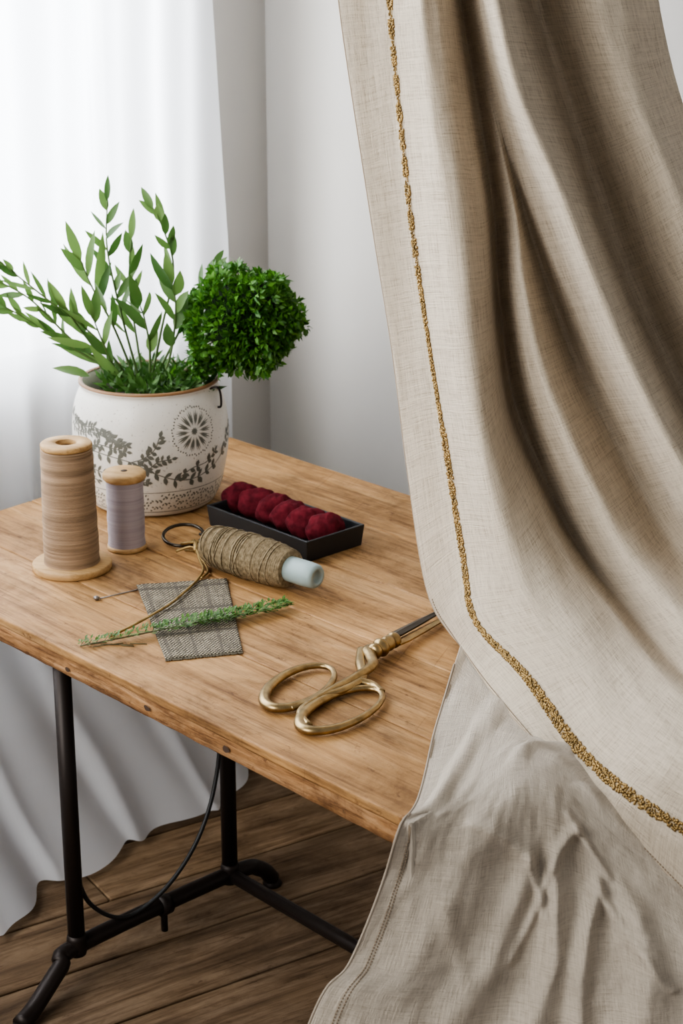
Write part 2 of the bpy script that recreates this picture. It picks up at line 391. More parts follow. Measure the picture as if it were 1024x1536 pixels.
# ---------------------------------------------------------------- lower panel
D={
0:([2.62,2.287,2.06,1.985,1.97,1.94,1.90],[198,626,135,626,99,626,72,622,52,552,11,456,-41,392]),
1:([2.45,2.28,2.09,2.02,1.99,1.96,1.92],[226,626,196,630,162,632,148,609,137,540,116,443,86,358]),
2:([2.28,2.22,2.14,2.05,2.02,1.99,1.95],[296,626,262,632,231,646,224,626,224,528,216,429,202,337]),
3:([2.18,2.16,2.12,2.06,2.03,1.98,1.95],[348,617,318,627,288,637,291,605,297,524,299,435,304,337]),
4:([2.13,2.10,2.06,2.04,2.0,1.96,1.93],[417,575,392,578,363,582,367,546,377,497,385,439,394,351]),
5:([2.10,2.08,2.04,2.0,1.97,1.94,1.92],[505,515,483,520,462,516,465,491,470,461,475,423,484,358])}
C=np.zeros((8,6,3))
for c in range(6):
    for r in range(7): C[r,c]=(D[c][1][2*r]/1000,D[c][0][r],D[c][1][2*r+1]/1000)
    C[7,c]=C[6,c]+(C[6,c]-C[5,c])*2.2; C[7,c,2]=.03
SV,SU=22,34
G2=cr(C,SV); G2=np.transpose(cr(np.transpose(G2,(1,0,2)),SU),(1,0,2))
FL=[([(2.6,1.5),(3.4,1.35),(4.5,.95),(6,.6),(7,.5)],.016,.40,2.7),
    ([(3.2,2.3),(4,2.15),(5,1.75),(6,1.45),(7,1.3)],.020,.22,3.2),
    ([(3.3,2.75),(4,2.72),(5,2.62),(6,2.35),(7,2.2)],.030,.18,3.3),
    ([(3.5,3.5),(4,3.35),(4.6,3.2),(6,2.95),(7,2.9)],.026,.12,3.5),
    ([(3.4,3.85),(4,4.0),(5,4.0),(6,3.8),(7,3.8)],.030,.24,3.4),
    ([(3.2,4.6),(4,4.7),(5,4.8),(7,4.9)],.02,.25,3.3)]
PC_=[(3.05,1.2,3.75,2.2,.013,.09),(3.2,3.15,3.85,2.6,.014,.08),(3.1,3.0,3.7,3.6,.012,.08),(3.75,2.2,4.5,2.5,.011,.07),(3.85,2.6,5.0,2.0,.010,.07),(3.9,3.4,4.7,3.75,.010,.07),(4.3,1.0,5.4,1.5,.006,.12),(4.2,3.6,5.4,4.3,.009,.08)]
for j in range(G2.shape[0]):
    v=j/SV
    for i in range(G2.shape[1]):
        u=i/SU; x,y,z=G2[j,i]
        h=0
        for kn,am,w,vs in FL:
            if v<vs: continue
            vv=[a for a,_ in kn]; uu=[b for _,b in kn]
            uk=float(np.interp(v,vv,uu))+.05*math.sin(v*2.3+am*700); ra=min(1,(v-vs)/.9); ra=ra*ra*(3-2*ra); ww=w*(.75+.28*(v-vs))
            d_=(u-uk)/ww; h+=am*ra*math.exp(-abs(d_)**1.7)
        for v0,u0_,v1,u1_,am,w in PC_:
            dx,dy=u1_-u0_,v1-v0; tt=((u-u0_)*dx+(v-v0)*dy)/(dx*dx+dy*dy)
            tc_=min(1,max(0,tt)); dd=math.hypot(u-u0_-dx*tc_,v-v0-dy*tc_); h+=am*math.exp(-(dd/w)**2)*(.4+.6*math.sin(math.pi*(.15+.7*tc_)))
        h-=.012*min(1,max(0,(v-3.)/.8))
        h+=.006*noise.noise(Vector((u*2,v*1.2,3)))+.0022*noise.noise(Vector((u*6+v,v*3,9)))
        if v<=2.6:
            hz=.007*max(0,math.sin(u*4.2+v*2.2+1.))**2+.004*noise.noise(Vector((u*3,v*2,1)))
            z+=max(0,hz)*min(1,max(0,(2.6-v)/.4)) ; h*=.3
        y-=h; z+=h*.25
        if inside(x,y,-.012) and z<.625: z=.625
        G2[j,i]=(x,y,z)
gridobj('lower_panel',G2,LINEN2,lc,.75,1.25,.0016)
m=M(); vm2=G2.shape[0]-1.1
seam(G2,.1,10,vm2,.0018,.006,m,False,0); m.obj('lower_piping',mat('piping_dark',(.29,.24,.185),.8)[0],lc)
m=M(); seam(G2,7,62,vm2,.0010,.004,m); seam(G2,8.4,62,vm2,.0010,.004,m); seam(G2,1.5,14,62,.0008,.004,m); m.obj('lower_stitches',STITCH,lc)
# ---------------------------------------------------------------- pot
pot=empty('potted_plant'); PC=Vector((-.361,3.273,ZT))
prof=[(.0,.0),(.100,0),(.112,.003),(.119,.010),(.131,.035),(.141,.075),(.1465,.115),(.147,.150),(.1435,.185),(.136,.212),(.129,.226),(.1285,.232),(.131,.236),(.129,.239),(.124,.237),(.122,.228),(.128,.20),(.13,.185),(0,.185)]
def prad(z):
    P=prof[1:12]
    for (r0,z0),(r1,z1) in zip(P,P[1:]):
        if z0<=z<=z1: return r0+(r1-r0)*(z-z0)/max(1e-6,z1-z0)
    return .13
m_,t,b=mat('white_ceramic',(.74,.72,.67),.3); n=noisetex(t,objc(t),220,2); n2_=noisetex(t,objc(t),8,3)
c=ramp(t,[(.28,(.42,.38,.32)),(.36,(.72,.69,.63))],n); c=mixc(t,.5,c,ramp(t,[(.3,(.86,.83,.78)),(.7,(1,1,1))],n2_),'MULTIPLY'); t.links.new(c,b.inputs['Base Color'])
CER=m_
pr=cr([(r,z,0) for r,z in prof[1:15]],4)
m=M(); lathe(m,[(p[0],p[1]) for p in pr]+[(.128,.20),(.128,.19)],PC,n=96,capt=False); m.obj('ceramic_pot',CER,pot)
m=M(); lathe(m,[(.1288,.2355),(.1318,.2375),(.1312,.2412),(.1275,.2425),(.1240,.2402)],PC,n=96,capb=False,capt=False); m.obj('rim_band',mat('rim_brown',(.25,.13,.055),.5)[0],pot)
m=M()
lathe(m,[(.127,.195),(.10,.205),(.05,.212),(.001,.214)],PC,n=32,capt=False); m.obj('soil',mat('soil_dark',(.035,.025,.015),.95)[0],pot)
PH0=math.radians(-83.7)
def ps(adeg,z,lift=.0007):
    a=PH0+math.radians(adeg); r=prad(z)+lift; return Vector((PC.x+r*math.cos(a),PC.y+r*math.sin(a),PC.z+z))
deco=M(); deg=180/math.pi/.145
def dleaf(a,z,ang,L,W):
    pts=[(0,0),(.3,.8),(.6,.9),(1,0),(.6,-.9),(.3,-.8)]; V=[]
    for x,y in pts:
        X=x*L;Y=y*W/2; V.append(ps(a+(X*math.cos(ang)-Y*math.sin(ang))*deg, z+X*math.sin(ang)+Y*math.cos(ang)))
    V.append(ps(a+.5*L*math.cos(ang)*deg,z+.5*L*math.sin(ang),.0012)); deco.add(V,[(6,i,(i+1)%6) for i in range(6)])
def dline(P,w=.0019):
    Q=cr([(a/deg,z,0) for a,z in P],10); V=[];F=[]
    for k,q in enumerate(Q):
        d_=Q[min(k+1,len(Q)-1)]-Q[max(k-1,0)]; l=math.hypot(d_[0],d_[1])+1e-9; nx,ny=-d_[1]/l*w/2,d_[0]/l*w/2
        V+=[ps((q[0]+nx)*deg,q[1]+ny),ps((q[0]-nx)*deg,q[1]-ny)]
        if k: b0=2*k-2; F.append((b0,b0+1,b0+3,b0+2))
    deco.add(V,F); return Q
RD=random.Random(11)
def vine(P,L=.014,W=.007,step=4):
    Q=dline(P)
    for k in range(1,len(Q)-1,step):
        d_=Q[k+1]-Q[k-1]; an=math.atan2(d_[1],d_[0])
        for sg in (1,-1):
            if RD.random()<.88:
                aa=an+sg*RD.uniform(.6,1.2); dleaf(Q[k][0]*deg,Q[k][1],aa,L*RD.uniform(.8,1.3),W*RD.uniform(.8,1.3))
    an=math.atan2(Q[-1][1]-Q[-2][1],Q[-1][0]-Q[-2][0]); dleaf(Q[-1][0]*deg,Q[-1][1],an,L,W)
vine([(-84,.190),(-70,.178),(-58,.172),(-45,.176),(-34,.168),(-26,.158),(-18,.150)],.012,.006,2)
vine([(-80,.165),(-60,.160),(-45,.166),(-30,.158)],.010,.005,2)
vine([(-78,.125),(-55,.132),(-35,.128),(-15,.118),(0,.098),(18,.080),(34,.078),(52,.092),(66,.115),(74,.14)],.016,.009,4)
vine([(-15,.118),(-6,.126),(2,.142),(6,.165)],.014,.008,4)
vine([(-50,.131),(-42,.145),(-30,.143),(-18,.138)],.012,.007,3)
vine([(-62,.122),(-52,.10),(-40,.092),(-28,.096)],.013,.007,4)
vine([(-4,.100),(4,.118),(14,.122)],.013,.007,4)
vine([(18,.080),(30,.098),(44,.104),(52,.12)],.013,.008,4)
vine([(-30,.095),(-15,.082),(-4,.078)],.011,.006,3)
vine([(-75,.09),(-60,.078),(-45,.074)],.012,.006,3)
vine([(80,.16),(90,.13),(110,.12),(130,.14),(160,.13),(190,.15),(220,.13),(250,.14),(272,.13)],.015,.008,4)
for da,dz,R in ((33,.168,.044),(150,.16,.038)):
    for k in range(14):
        an=2*math.pi*k/14; dleaf(da+.010*math.cos(an)*deg,dz+.010*math.sin(an),an,R-.014,.0035)
        for sg in (-.1,.1): dleaf(da+.014*math.cos(an+sg)*deg,dz+.014*math.sin(an+sg),an+sg*1.1,R-.02,.0022)
        for q in range(4): dleaf(da+(R-.001*q)*math.cos(an+.13*(q-1.5))*deg,dz+(R-.001*q)*math.sin(an+.13*(q-1.5)),an,.004,.003)
    for k in range(10):
        an=2*math.pi*k/10; dleaf(da,dz,an,.008,.003)
for row,z in enumerate((.020,.027,.034,.041,.048)):
    nn_=120
    for k in range(nn_):
        if random.random()<.85: dleaf(360*k/nn_+row*1.5,z,random.choice((.6,-.6,1.2)),.0062,.0038)
dline([(a,.056) for a in range(-180,181,20)],.0014); dline([(a,.014) for a in range(-180,181,20)],.0014)
deco.obj('painted_vines',mat('glaze_olive',(.13,.13,.105),.4)[0],pot)
m=M(); tube(m,curve([ps(60,.232,.0),ps(61,.236,.012),ps(62,.225,.018),ps(63,.20,.008),ps(63,.196,0)],5),.0022,8); m.obj('wire_loop',DARKMETAL,pot)
# ---------------------------------------------------------------- foliage
def leafmat(name,c1,c2):
    m,t,b=mat(name,c1,.45); ge=nd(t,'ShaderNodeNewGeometry'); c=ramp(t,[(0,c1),(1,c2)],ge.outputs['Random Per Island']); t.links.new(c,b.inputs['Base Color'])
    tr=nd(t,'ShaderNodeBsdfTranslucent'); t.links.new(c,tr.inputs[0]); mx=nd(t,'ShaderNodeMixShader'); mx.inputs[0].default_value=.3
    t.links.new(b.outputs[0],mx.inputs[1]); t.links.new(tr.outputs[0],mx.inputs[2]); t.links.new(mx.outputs[0],t.nodes['Material Output'].inputs[0]); return m
LEAF=leafmat('leaf_green',(.045,.11,.022),(.15,.26,.07)); BOX=leafmat('topiary_green',(.03,.12,.012),(.12,.29,.035)); HERB=leafmat('herb_green',(.04,.12,.015),(.12,.25,.04))
STEM=mat('stem_green',(.09,.15,.04),.6)[0]; STEMB=mat('stem_brown',(.10,.085,.035),.7)[0]
def leaf(m,base,d,up,L,W,bend=.15,rings=5,mi=0):
    d=Vector(d).normalized(); s=d.cross(Vector(up))
    if s.length<1e-3: s=d.cross(Vector((1,0,0)))
    s.normalize(); n=s.cross(d).normalized(); V=[];F=[]
    for k in range(rings+1):
        t_=k/rings; w=W/2*(math.sin(math.pi*min(1,t_**.85))**.8 if 0<t_<1 else .04); c=base+d*L*t_-n*bend*L*t_*t_
        V+=[c-s*w+n*w*.25,c,c+s*w+n*w*.25]
        if k: b0=3*k-3; F+=[(b0,b0+1,b0+4,b0+3),(b0+1,b0+2,b0+5,b0+4)]
    m.add(V,F,mi)
Rn=random.Random(3)
lv=M(); st=M()
def sprig(P,L=.05,W=.017,nl=9,y0=0,y1=0,start=.3,tip=True):
    n=len(P); pts=[(x,3.27+y0+(y1-y0)*k/(n-1),z) for k,(x,z) in enumerate(P)]
    Q=curve(pts,10); N=len(Q); tube(st,Q,[.0028-.0017*k/N for k in range(N)],6)
    for k in range(nl):
        t_=start+(1-start)*(k+Rn.uniform(-.35,.35))/nl; t_=min(1,max(.1,t_)); i=int(t_*(N-1)); d=(Q[min(i+1,N-1)]-Q[max(i-1,0)]).normalized()
        sg=Rn.choice((1,-1)) if Rn.random()<.3 else (1 if k%2 else -1)
        side=Vector((d.z,0,-d.x))*sg+Vector((0,Rn.uniform(-1,.6),0))
        dd=(d*Rn.uniform(.7,1.3)+side*Rn.uniform(.2,.65)).normalized()
        leaf(lv,Q[i],dd,(Rn.uniform(-1,1),-1,Rn.uniform(-.5,.9)),L*Rn.uniform(.6,1.3),W*Rn.uniform(.65,1.1),Rn.uniform(-.2,.35))
    if tip: leaf(lv,Q[-1],Q[-1]-Q[-3],(0,-1,.3),L*.9,W*.8)
sprig([(-.375,.84),(-.405,.97),(-.428,1.10),(-.425,1.19)],.052,.015,11,0,.0)
sprig([(-.385,.84),(-.45,.94),(-.545,1.03),(-.635,1.115)],.052,.013,14,0,-.08,.35)
sprig([(-.38,.84),(-.48,.91),(-.57,.975),(-.635,1.02)],.050,.013,12,.0,-.05,.4)
sprig([(-.38,.84),(-.49,.93),(-.57,1.02),(-.65,1.07)],.05,.013,12,.0,-.06,.4)
sprig([(-.36,.84),(-.335,.95),(-.31,1.06),(-.325,1.13),(-.345,1.17)],.052,.019,8,0,.03,.5)
sprig([(-.38,.84),(-.42,.96),(-.455,1.04),(-.47,1.09)],.088,.024,7,0,-.05,.35)
sprig([(-.37,.84),(-.385,.95),(-.395,1.03),(-.39,1.11)],.066,.018,8,0,.05,.3)
sprig([(-.36,.84),(-.355,.92),(-.36,.98),(-.365,1.01)],.082,.026,5,0,-.06,.3)
sprig([(-.34,.84),(-.315,.92),(-.305,1.0),(-.31,1.04)],.068,.025,7,0,-.02,.35)
sprig([(-.36,.84),(-.30,.95),(-.26,1.03),(-.24,1.06)],.045,.016,6,0,.06,.5)
sprig([(-.38,.84),(-.44,.90),(-.48,.96),(-.50,1.00)],.075,.019,7,0,-.05,.3)
sprig([(-.39,.84),(-.42,.89),(-.44,.95),(-.45,.99)],.075,.020,6,-.02,-.07,.25)
leaf(lv,Vector((-.465,3.23,.873)),(-1,-.1,.35),(0,-.4,1),.07,.028,.1)
leaf(lv,Vector((-.465,3.23,.873)),(-.5,-.3,.1),(0,-.4,1),.02,.006,.1)
fl=M()
for k in range(560):
    a=Rn.uniform(0,6.283); r=.10*math.sqrt(Rn.random()); p=Vector((PC.x+.015+r*math.cos(a),PC.y+r*math.sin(a),.835+Rn.uniform(0,.035)))
    d=Vector((math.cos(a)*r*6+Rn.uniform(-.9,.9),math.sin(a)*r*6+Rn.uniform(-.9,.9),Rn.uniform(.1,1.1))); leaf(fl,p,d,(Rn.uniform(-1,1),-1,.2),Rn.uniform(.015,.038),Rn.uniform(.004,.010),Rn.uniform(-.3,.6),3)
fl.obj('rim_foliage',leafmat('rim_green',(.025,.08,.012),(.09,.19,.04)),pot)
lv.obj('sprig_leaves',LEAF,pot); st.obj('sprig_stems',STEM,pot)
bl=M(); BC=Vector((-.180,3.27,.972)); BR=.090
def tuft(c,n,cnt,sz=1.):
    for q in range(cnt):
        o=Vector((Rn.gauss(0,1),Rn.gauss(0,1),Rn.gauss(0,1))).normalized(); p=c+o*.006*Rn.random()-n*.006
        d=(n*.6+o).normalized(); leaf(bl,p+d*.004,d,(o.cross(n)+Vector((0,0,.3))),Rn.uniform(.009,.016)*sz,Rn.uniform(.006,.009)*sz,.5,2)
for k in range(250):
    z=1-2*(k+.5)/250; a=k*2.39996; rr=math.sqrt(1-z*z); n=Vector((rr*math.cos(a),rr*math.sin(a),z))
    rad=BR*(1+.24*noise.noise(n*1.7+Vector((2,0,0)))+.16*noise.noise(n*5)+Rn.uniform(-.10,.15))
    if n.z<-.3 and n.x<0: rad*=1.05
    c=BC+Vector((n.x*1.05,n.y,n.z*.98))*rad; tuft(c,n,Rn.randint(20,38))
for k in range(40):
    t_=Rn.random(); c=Vector((-.30,3.25,.865)).lerp(Vector((-.225,3.25,.905)),t_)+Vector((Rn.uniform(-.025,.025),Rn.uniform(-.03,.03),Rn.uniform(-.02,.03))); tuft(c,Vector((Rn.uniform(-.5,.5),-.6,.4)).normalized(),14)
bl.obj('topiary_ball_leaves',BOX,pot)
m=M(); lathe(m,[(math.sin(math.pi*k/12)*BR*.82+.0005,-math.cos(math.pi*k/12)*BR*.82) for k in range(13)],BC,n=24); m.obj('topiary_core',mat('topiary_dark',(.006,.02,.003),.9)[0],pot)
m=M(); tube(m,curve([(-.33,3.27,.83),(-.29,3.27,.875),(-.24,3.27,.91),(-.20,3.27,.94)],5),.004,8); m.obj('topiary_stem',STEMB,pot)
# ---------------------------------------------------------------- thread cone
def threadmat(name,c1,c2,sz,rot=None):
    m,t,b=mat(name,c1,.8); v=mapping(t,objc(t),0,sz); g=noisetex(t,v,1.,5,.65); c=ramp(t,[(.3,c2),(.6,c1),(.8,tuple(x*1.2 for x in c1))],g); t.links.new(c,b.inputs['Base Color']); bump(t,b,g,.4,.001); return m
TAN=threadmat('thread_tan',(.36,.245,.15),(.16,.10,.055),(4,4,170))
def lathe_wound(m,c,ax,r0,r1,L,z0,pitch=.0026,amp=.0006,barrel=0,n=48,seed=0):
    pf=[]; N=int(L/pitch*4)
    for k in range(N+1):
        t_=k/N; z=z0+L*t_; r=r0+(r1-r0)*t_+barrel*math.sin(math.pi*t_)**.6*1. + amp*math.sin(2*math.pi*z/pitch)+.0012*noise.noise(Vector((z*60,seed,0)))
        pf.append((r,z))
    pf=[(pf[0][0]-.004,pf[0][1]-.0001)]+pf+[(pf[-1][0]-.004,pf[-1][1]+.0001)]
    lathe(m,pf,c,ax,n)
def disc(m,c,r,h,hole=None,z=0,n=48,bev=.002):
    if hole:
        pf=[(hole,z),(r-bev,z),(r,z+bev),(r,z+h-bev),(r-bev,z+h),(hole+bev*.5,z+h),(hole,z+h-bev),(hole,z)]
        lathe(m,pf,c,n=n,capb=False,capt=False)
    else: lathe(m,[(r-bev,z),(r,z+bev),(r,z+h-bev),(r-bev,z+h)],c,n=n)
g=empty('thread_cone'); c=Vector((-.463,2.899,ZT))
m=M(); disc(m,c,.068,.013); disc(m,c,.0435,.010,.017,.216); lathe(m,[(.017,.19),(.017,.226)],c,n=32,capt=False); m.obj('wooden_base',W_LIGHT,g)
m=M(); lathe_wound(m,c,(0,0,1),.0475,.0435,.202,.0132,.0022,.0005); m.obj('wound_thread',TAN,g)
m=M(); lathe(m,[(.0165,.2175),(.0165,.2176)],c,n=24); m.obj('bore',mat('bore_dark',(.08,.045,.02),.9)[0],g)
# ---------------------------------------------------------------- small spool
g=empty('thread_spool'); c=Vector((-.380,2.998,ZT))
m=M(); disc(m,c,.035,.009); disc(m,c,.038,.016,None,.128,bev=.004); m.obj('wooden_flanges',W_LIGHT,g)
m=M(); lathe_wound(m,c,(0,0,1),.0325,.0325,.119,.009,.0018,.0003,0); m.obj('lilac_thread',threadmat('thread_lilac',(.40,.345,.355),(.30,.255,.27),(4,4,260)),g)
m=M(); lathe(m,[(.006,.144),(.006,.1446)],c,n=20); m.obj('pin_hole',mat('pin_dark',(.06,.035,.02),.8)[0],g)
# ---------------------------------------------------------------- tray + fabric roll
g=empty('black_tray'); tc=Vector((-.103,3.066,ZT)); ta=math.radians(-46.9)
m=M(); L_,Wd,H_=.275,.138,.040; th=.005
R=Matrix.Rotation(ta,3,'Z')
def rp(x,y,z): return tc+R@Vector((x,y,z))
def ringr(l,w,z): return [rp(a*l/2,b*w/2,z) for a,b in((-1,-1),(1,-1),(1,1),(-1,1))]
V=ringr(L_-.008,Wd-.008,0)+ringr(L_,Wd,H_)+ringr(L_-2*th,Wd-2*th,H_)+ringr(L_-2*th-.006,Wd-2*th-.006,.006)
F=[(3,2,1,0),(12,13,14,15)]
for k in range(3):
    for i in range(4): F.append((4*k+i,4*k+(i+1)%4,4*k+4+(i+1)%4,4*k+4+i))
m.add(V,F); bevel(m.obj('tray_body',BLACK,g,False),.0015,2,25)
m=M()
cs=[(-.183,3.160,.660),(-.152,3.128,.659),(-.120,3.096,.658),(-.090,3.062,.657),(-.060,3.030,.656),(-.030,3.001,.654)]
dr=Vector((.684,-.730,0)); sd=Vector((.73,.684,0))
for q,c in enumerate(cs):
    c=Vector(c); V=[];F=[];nn_,mm_=48,32; tw=.45+.2*math.sin(q*2.1)
    for a in range(mm_+1):
        th_=math.pi*a/mm_
        for b_ in range(nn_):
            ph=2*math.pi*b_/nn_; d=Vector((math.sin(th_)*math.cos(ph),math.sin(th_)*math.sin(ph),math.cos(th_)))
            r=1+.12*noise.noise(d*1.8+Vector((q*3,0,0)))+.022*math.sin(d.y*12+d.x*7+3*noise.noise(d*2)+q)+.02*noise.noise(d*6)
            V.append(c+dr*d.x*.0235*r+(sd*math.cos(tw)+dr*math.sin(tw))*d.y*.035*r+Vector((0,0,d.z*.0305*r)))
    for a in range(mm_):
        for b_ in range(nn_): F.append((a*nn_+b_,(a+1)*nn_+b_,(a+1)*nn_+(b_+1)%nn_,a*nn_+(b_+1)%nn_))
    m.add(V,F)
mr,t,b=mat('burgundy_cloth',(.12,.012,.02),.9); nz=noisetex(t,objc(t),70,4); t.links.new(ramp(t,[(.3,(.055,.006,.010)),(.65,(.145,.016,.024))],nz),b.inputs['Base Color']); b.inputs['Specular IOR Level'].default_value=.15; bump(t,b,nz,.4,.002)
m.obj('burgundy_fabric_roll',mr,g)
# ---------------------------------------------------------------- twine bobbin
g=empty('twine_bobbin'); a=Vector((-.226,2.912,ZT+.039)); ax=(Vector((-.08,2.788,0))-Vector((-.226,2.912,0))).normalized(); 
mt_,t,b=mat('twine_olive',(.27,.22,.13),.85); nz=noisetex(t,objc(t),160,4); t.links.new(ramp(t,[(.3,(.13,.095,.05)),(.55,(.27,.21,.125)),(.75,(.40,.33,.21))],nz),b.inputs['Base Color']); bump(t,b,nz,.5,.001)
m=M(); lathe_wound(m,a,ax,.029,.031,.185,0,.0040,.0012,.0075,40)
U=ax.orthogonal().normalized();W_=ax.cross(U)
for k in range(16):
    pts=[];z0=.012+.160*Rn.random();sl=Rn.uniform(-.006,.006)*(1 if k%3 else 4)
    for q in range(41):
        an=2*math.pi*q/40; z=min(.18,max(.004,z0+sl*math.sin(an))); r=.030+.0075*math.sin(math.pi*z/.185)**.6+.0018
        pts.append(a+ax*z+(U*math.cos(an)+W_*math.sin(an))*r)
    tube(m,pts[:-1],.0010,5,True,up=ax)
m.obj('wound_twine',mt_,g)
m=M(); lathe(m,[(.010,.239),(.011,.245),(.017,.245),(.0205,.240),(.0215,.225),(.0215,.1),(.0215,-.004),(.018,-.006)],a,ax,32); m.obj('bobbin_core',mat('pale_blue_plastic',(.30,.38,.375),.45)[0],g)
# ---------------------------------------------------------------- swatch
g=empty('woven_swatch')
mw,t,b=mat('woven_tweed',(.3,.28,.23),.9); uv=uvc(t)
sx=nd(t,'ShaderNodeSeparateXYZ'); t.links.new(uv,sx.inputs[0])
s1=mth(t,'SINE',mth(t,'MULTIPLY',sx.outputs[0],2*math.pi*22)); s2=mth(t,'SINE',mth(t,'MULTIPLY',sx.outputs[1],2*math.pi*36))
chk=mth(t,'MULTIPLY',s1,s2); nz=noisetex(t,mapping(t,uv,0,(60,8,1)),1.,4,.7); nz2=noisetex(t,mapping(t,uv,0,(3,70,1)),1.,4,.7)
h=mth(t,'ADD',mth(t,'MULTIPLY',chk,.5),mth(t,'ADD',nz,nz2))
col=ramp(t,[(.36,(.025,.021,.014)),(.51,(.145,.12,.078)),(.70,(.46,.40,.30))],mth(t,'MULTIPLY',h,.5))
bnd=mth(t,'GREATER_THAN',mth(t,'SINE',mth(t,'MULTIPLY',sx.outputs[1],2*math.pi*3.2)),.95); col=mixc(t,mth(t,'MULTIPLY',bnd,.7),col,(.05,.042,.032))
bnd=mth(t,'GREATER_THAN',mth(t,'SINE',mth(t,'MULTIPLY',sx.outputs[0],2*math.pi*3.0)),.93); col=mixc(t,mth(t,'MULTIPLY',bnd,.55),col,(.06,.05,.04))
t.links.new(col,b.inputs['Base Color']); bump(t,b,h,.6,.002)
SA,SB,SC_,SD=[Vector(p) for p in ((-.343,2.810,0),(-.194,2.841,0),(-.151,2.531,0),(-.266,2.501,0))]
N=30; GS=np.zeros((N,N,3))
for j in range(N):
    for i in range(N):
        p=SA.lerp(SB,i/(N-1)).lerp(SD.lerp(SC_,i/(N-1)),j/(N-1)); GS[j,i]=(p.x,p.y,ZT+.0025+.0018*max(0,noise.noise(Vector((i*.15,j*.15,0)))))
gridobj('cloth',GS,mw,g,1,1,.002)
m=M()
for k in range(120):
    t_=k/119
    for (P,Q,o) in ((SD,SC_,-1),(SA,SB,1)):
        p=P.lerp(Q,t_); d=(SD-SA).normalized()*-o; q=p+d*Rn.uniform(.001,.005)+Vector((Rn.uniform(-.001,.001),0,0)); tube(m,[(p.x,p.y,ZT+.0026),(q.x,q.y,ZT+.0016)],.0006,4)
m.obj('frayed_ends',mat('fray',(.16,.14,.10),.9)[0],g)
# ---------------------------------------------------------------- herb sprig
g=empty('herb_sprig'); m=M(); st=M()
Q=curve([(-.402,2.552,.6235),(-.324,2.583,.6275),(-.244,2.623,.6295),(-.172,2.659,.6290),(-.089,2.707,.6285)],20); N=len(Q)
tube(st,Q,.0012,6)
for i in range(N):
    t_=i/(N-1); d=(Q[min(i+1,N-1)]-Q[max(i-1,0)]).normalized(); dens=4 if t_<.35 else (10 if t_<.55 else 18)
    spread=.010 if t_<.4 else .020-.006*max(0,(t_-.85)/.15)
    for k in range(dens):
        sd_=Vector((-d.y,d.x,0))*Rn.choice((-1,1)); off=sd_*Rn.uniform(0,spread)*.8
        p=Q[i]+off+d*Rn.uniform(-.003,.006)+Vector((0,0,Rn.uniform(0,.008)))
        dd=d*Rn.uniform(.2,1)+sd_*Rn.uniform(.3,1)+Vector((0,0,Rn.uniform(0,.7)))
        leaf(m,p,dd,(0,0,1),Rn.uniform(.006,.011),Rn.uniform(.003,.0050),.1,2)
    if i%3==0:
        for sg in (-1,1):
            sd_=Vector((-d.y,d.x,0))*sg; tube(st,[Q[i],Q[i]+d*.008+sd_*spread*.8+Vector((0,0,.003))],.0006,4)
for k in range(10):
    p=Q[0]+Vector((Rn.uniform(0,.08),Rn.uniform(-.004,.012)+.02*k/10,0)); q=p+Vector((Rn.uniform(.01,.03),Rn.uniform(-.004,.012),0)); p.z=q.z=ZT+.0012; tube(st,[p,q],.0007,4)
m.obj('leaves',HERB,g); st.obj('stem',STEMB,g)
# ---------------------------------------------------------------- needle
g=M(); tube(g,[(-.399,2.750,ZT+.0022),(-.345,2.790,ZT+.0014),(-.325,2.806,ZT+.001)],[.0012,.001,.0005],6); bead(g,(-.402,2.748,ZT+.0045),(.006,.0045,.0045)); g.obj('sewing_needle',mat('needle_steel',(.25,.23,.22),.35,.8)[0])
# ---------------------------------------------------------------- embroidery snips with gold cord
g=empty('embroidery_snips'); m=M()
rc=Vector((-.283,3.033,ZT+.012)); pts=[]
for k in range(40):
    an=2*math.pi*k/40; x=.036*math.cos(an); y=.040*math.sin(an); p=rc+Vector((x,y,.006*math.sin(an))); pts.append(p)
tube(m,pts,.0032,8,True)
tube(m,curve([(-.262,2.996,ZT+.012),(-.25,2.992,ZT+.010),(-.237,3.005,ZT+.008),(-.238,3.035,ZT+.008),(-.255,3.05,ZT+.008)],6),.003,8)
m.obj('dark_bow',STEEL,g)
m=M()
def wire(P,r=.0022): tube(m,curve(P,10),r,7)
wire([(-.283,2.992,ZT+.010),(-.262,2.978,ZT+.018),(-.242,2.985,ZT+.018),(-.236,3.01,ZT+.012),(-.248,3.03,ZT+.006)],.0028)
wire([(-.29,2.965,ZT+.006),(-.266,2.965,ZT+.014),(-.252,2.945,ZT+.014),(-.245,2.915,ZT+.008),(-.236,2.875,ZT+.006),(-.243,2.82,ZT+.007),(-.262,2.755,ZT+.0085),(-.281,2.705,ZT+.0085),(-.325,2.63,ZT+.0075),(-.362,2.588,ZT+.003)],.0023)
wire([(-.275,2.975,ZT+.004),(-.258,2.955,ZT+.010),(-.247,2.93,ZT+.010),(-.228,2.875,ZT+.005),(-.236,2.83,ZT+.0075)],.0021)
wire([(-.262,3.0,ZT+.012),(-.256,2.97,ZT+.018),(-.255,2.95,ZT+.012)],.0045)
m.obj('gold_cord',GOLD,g)
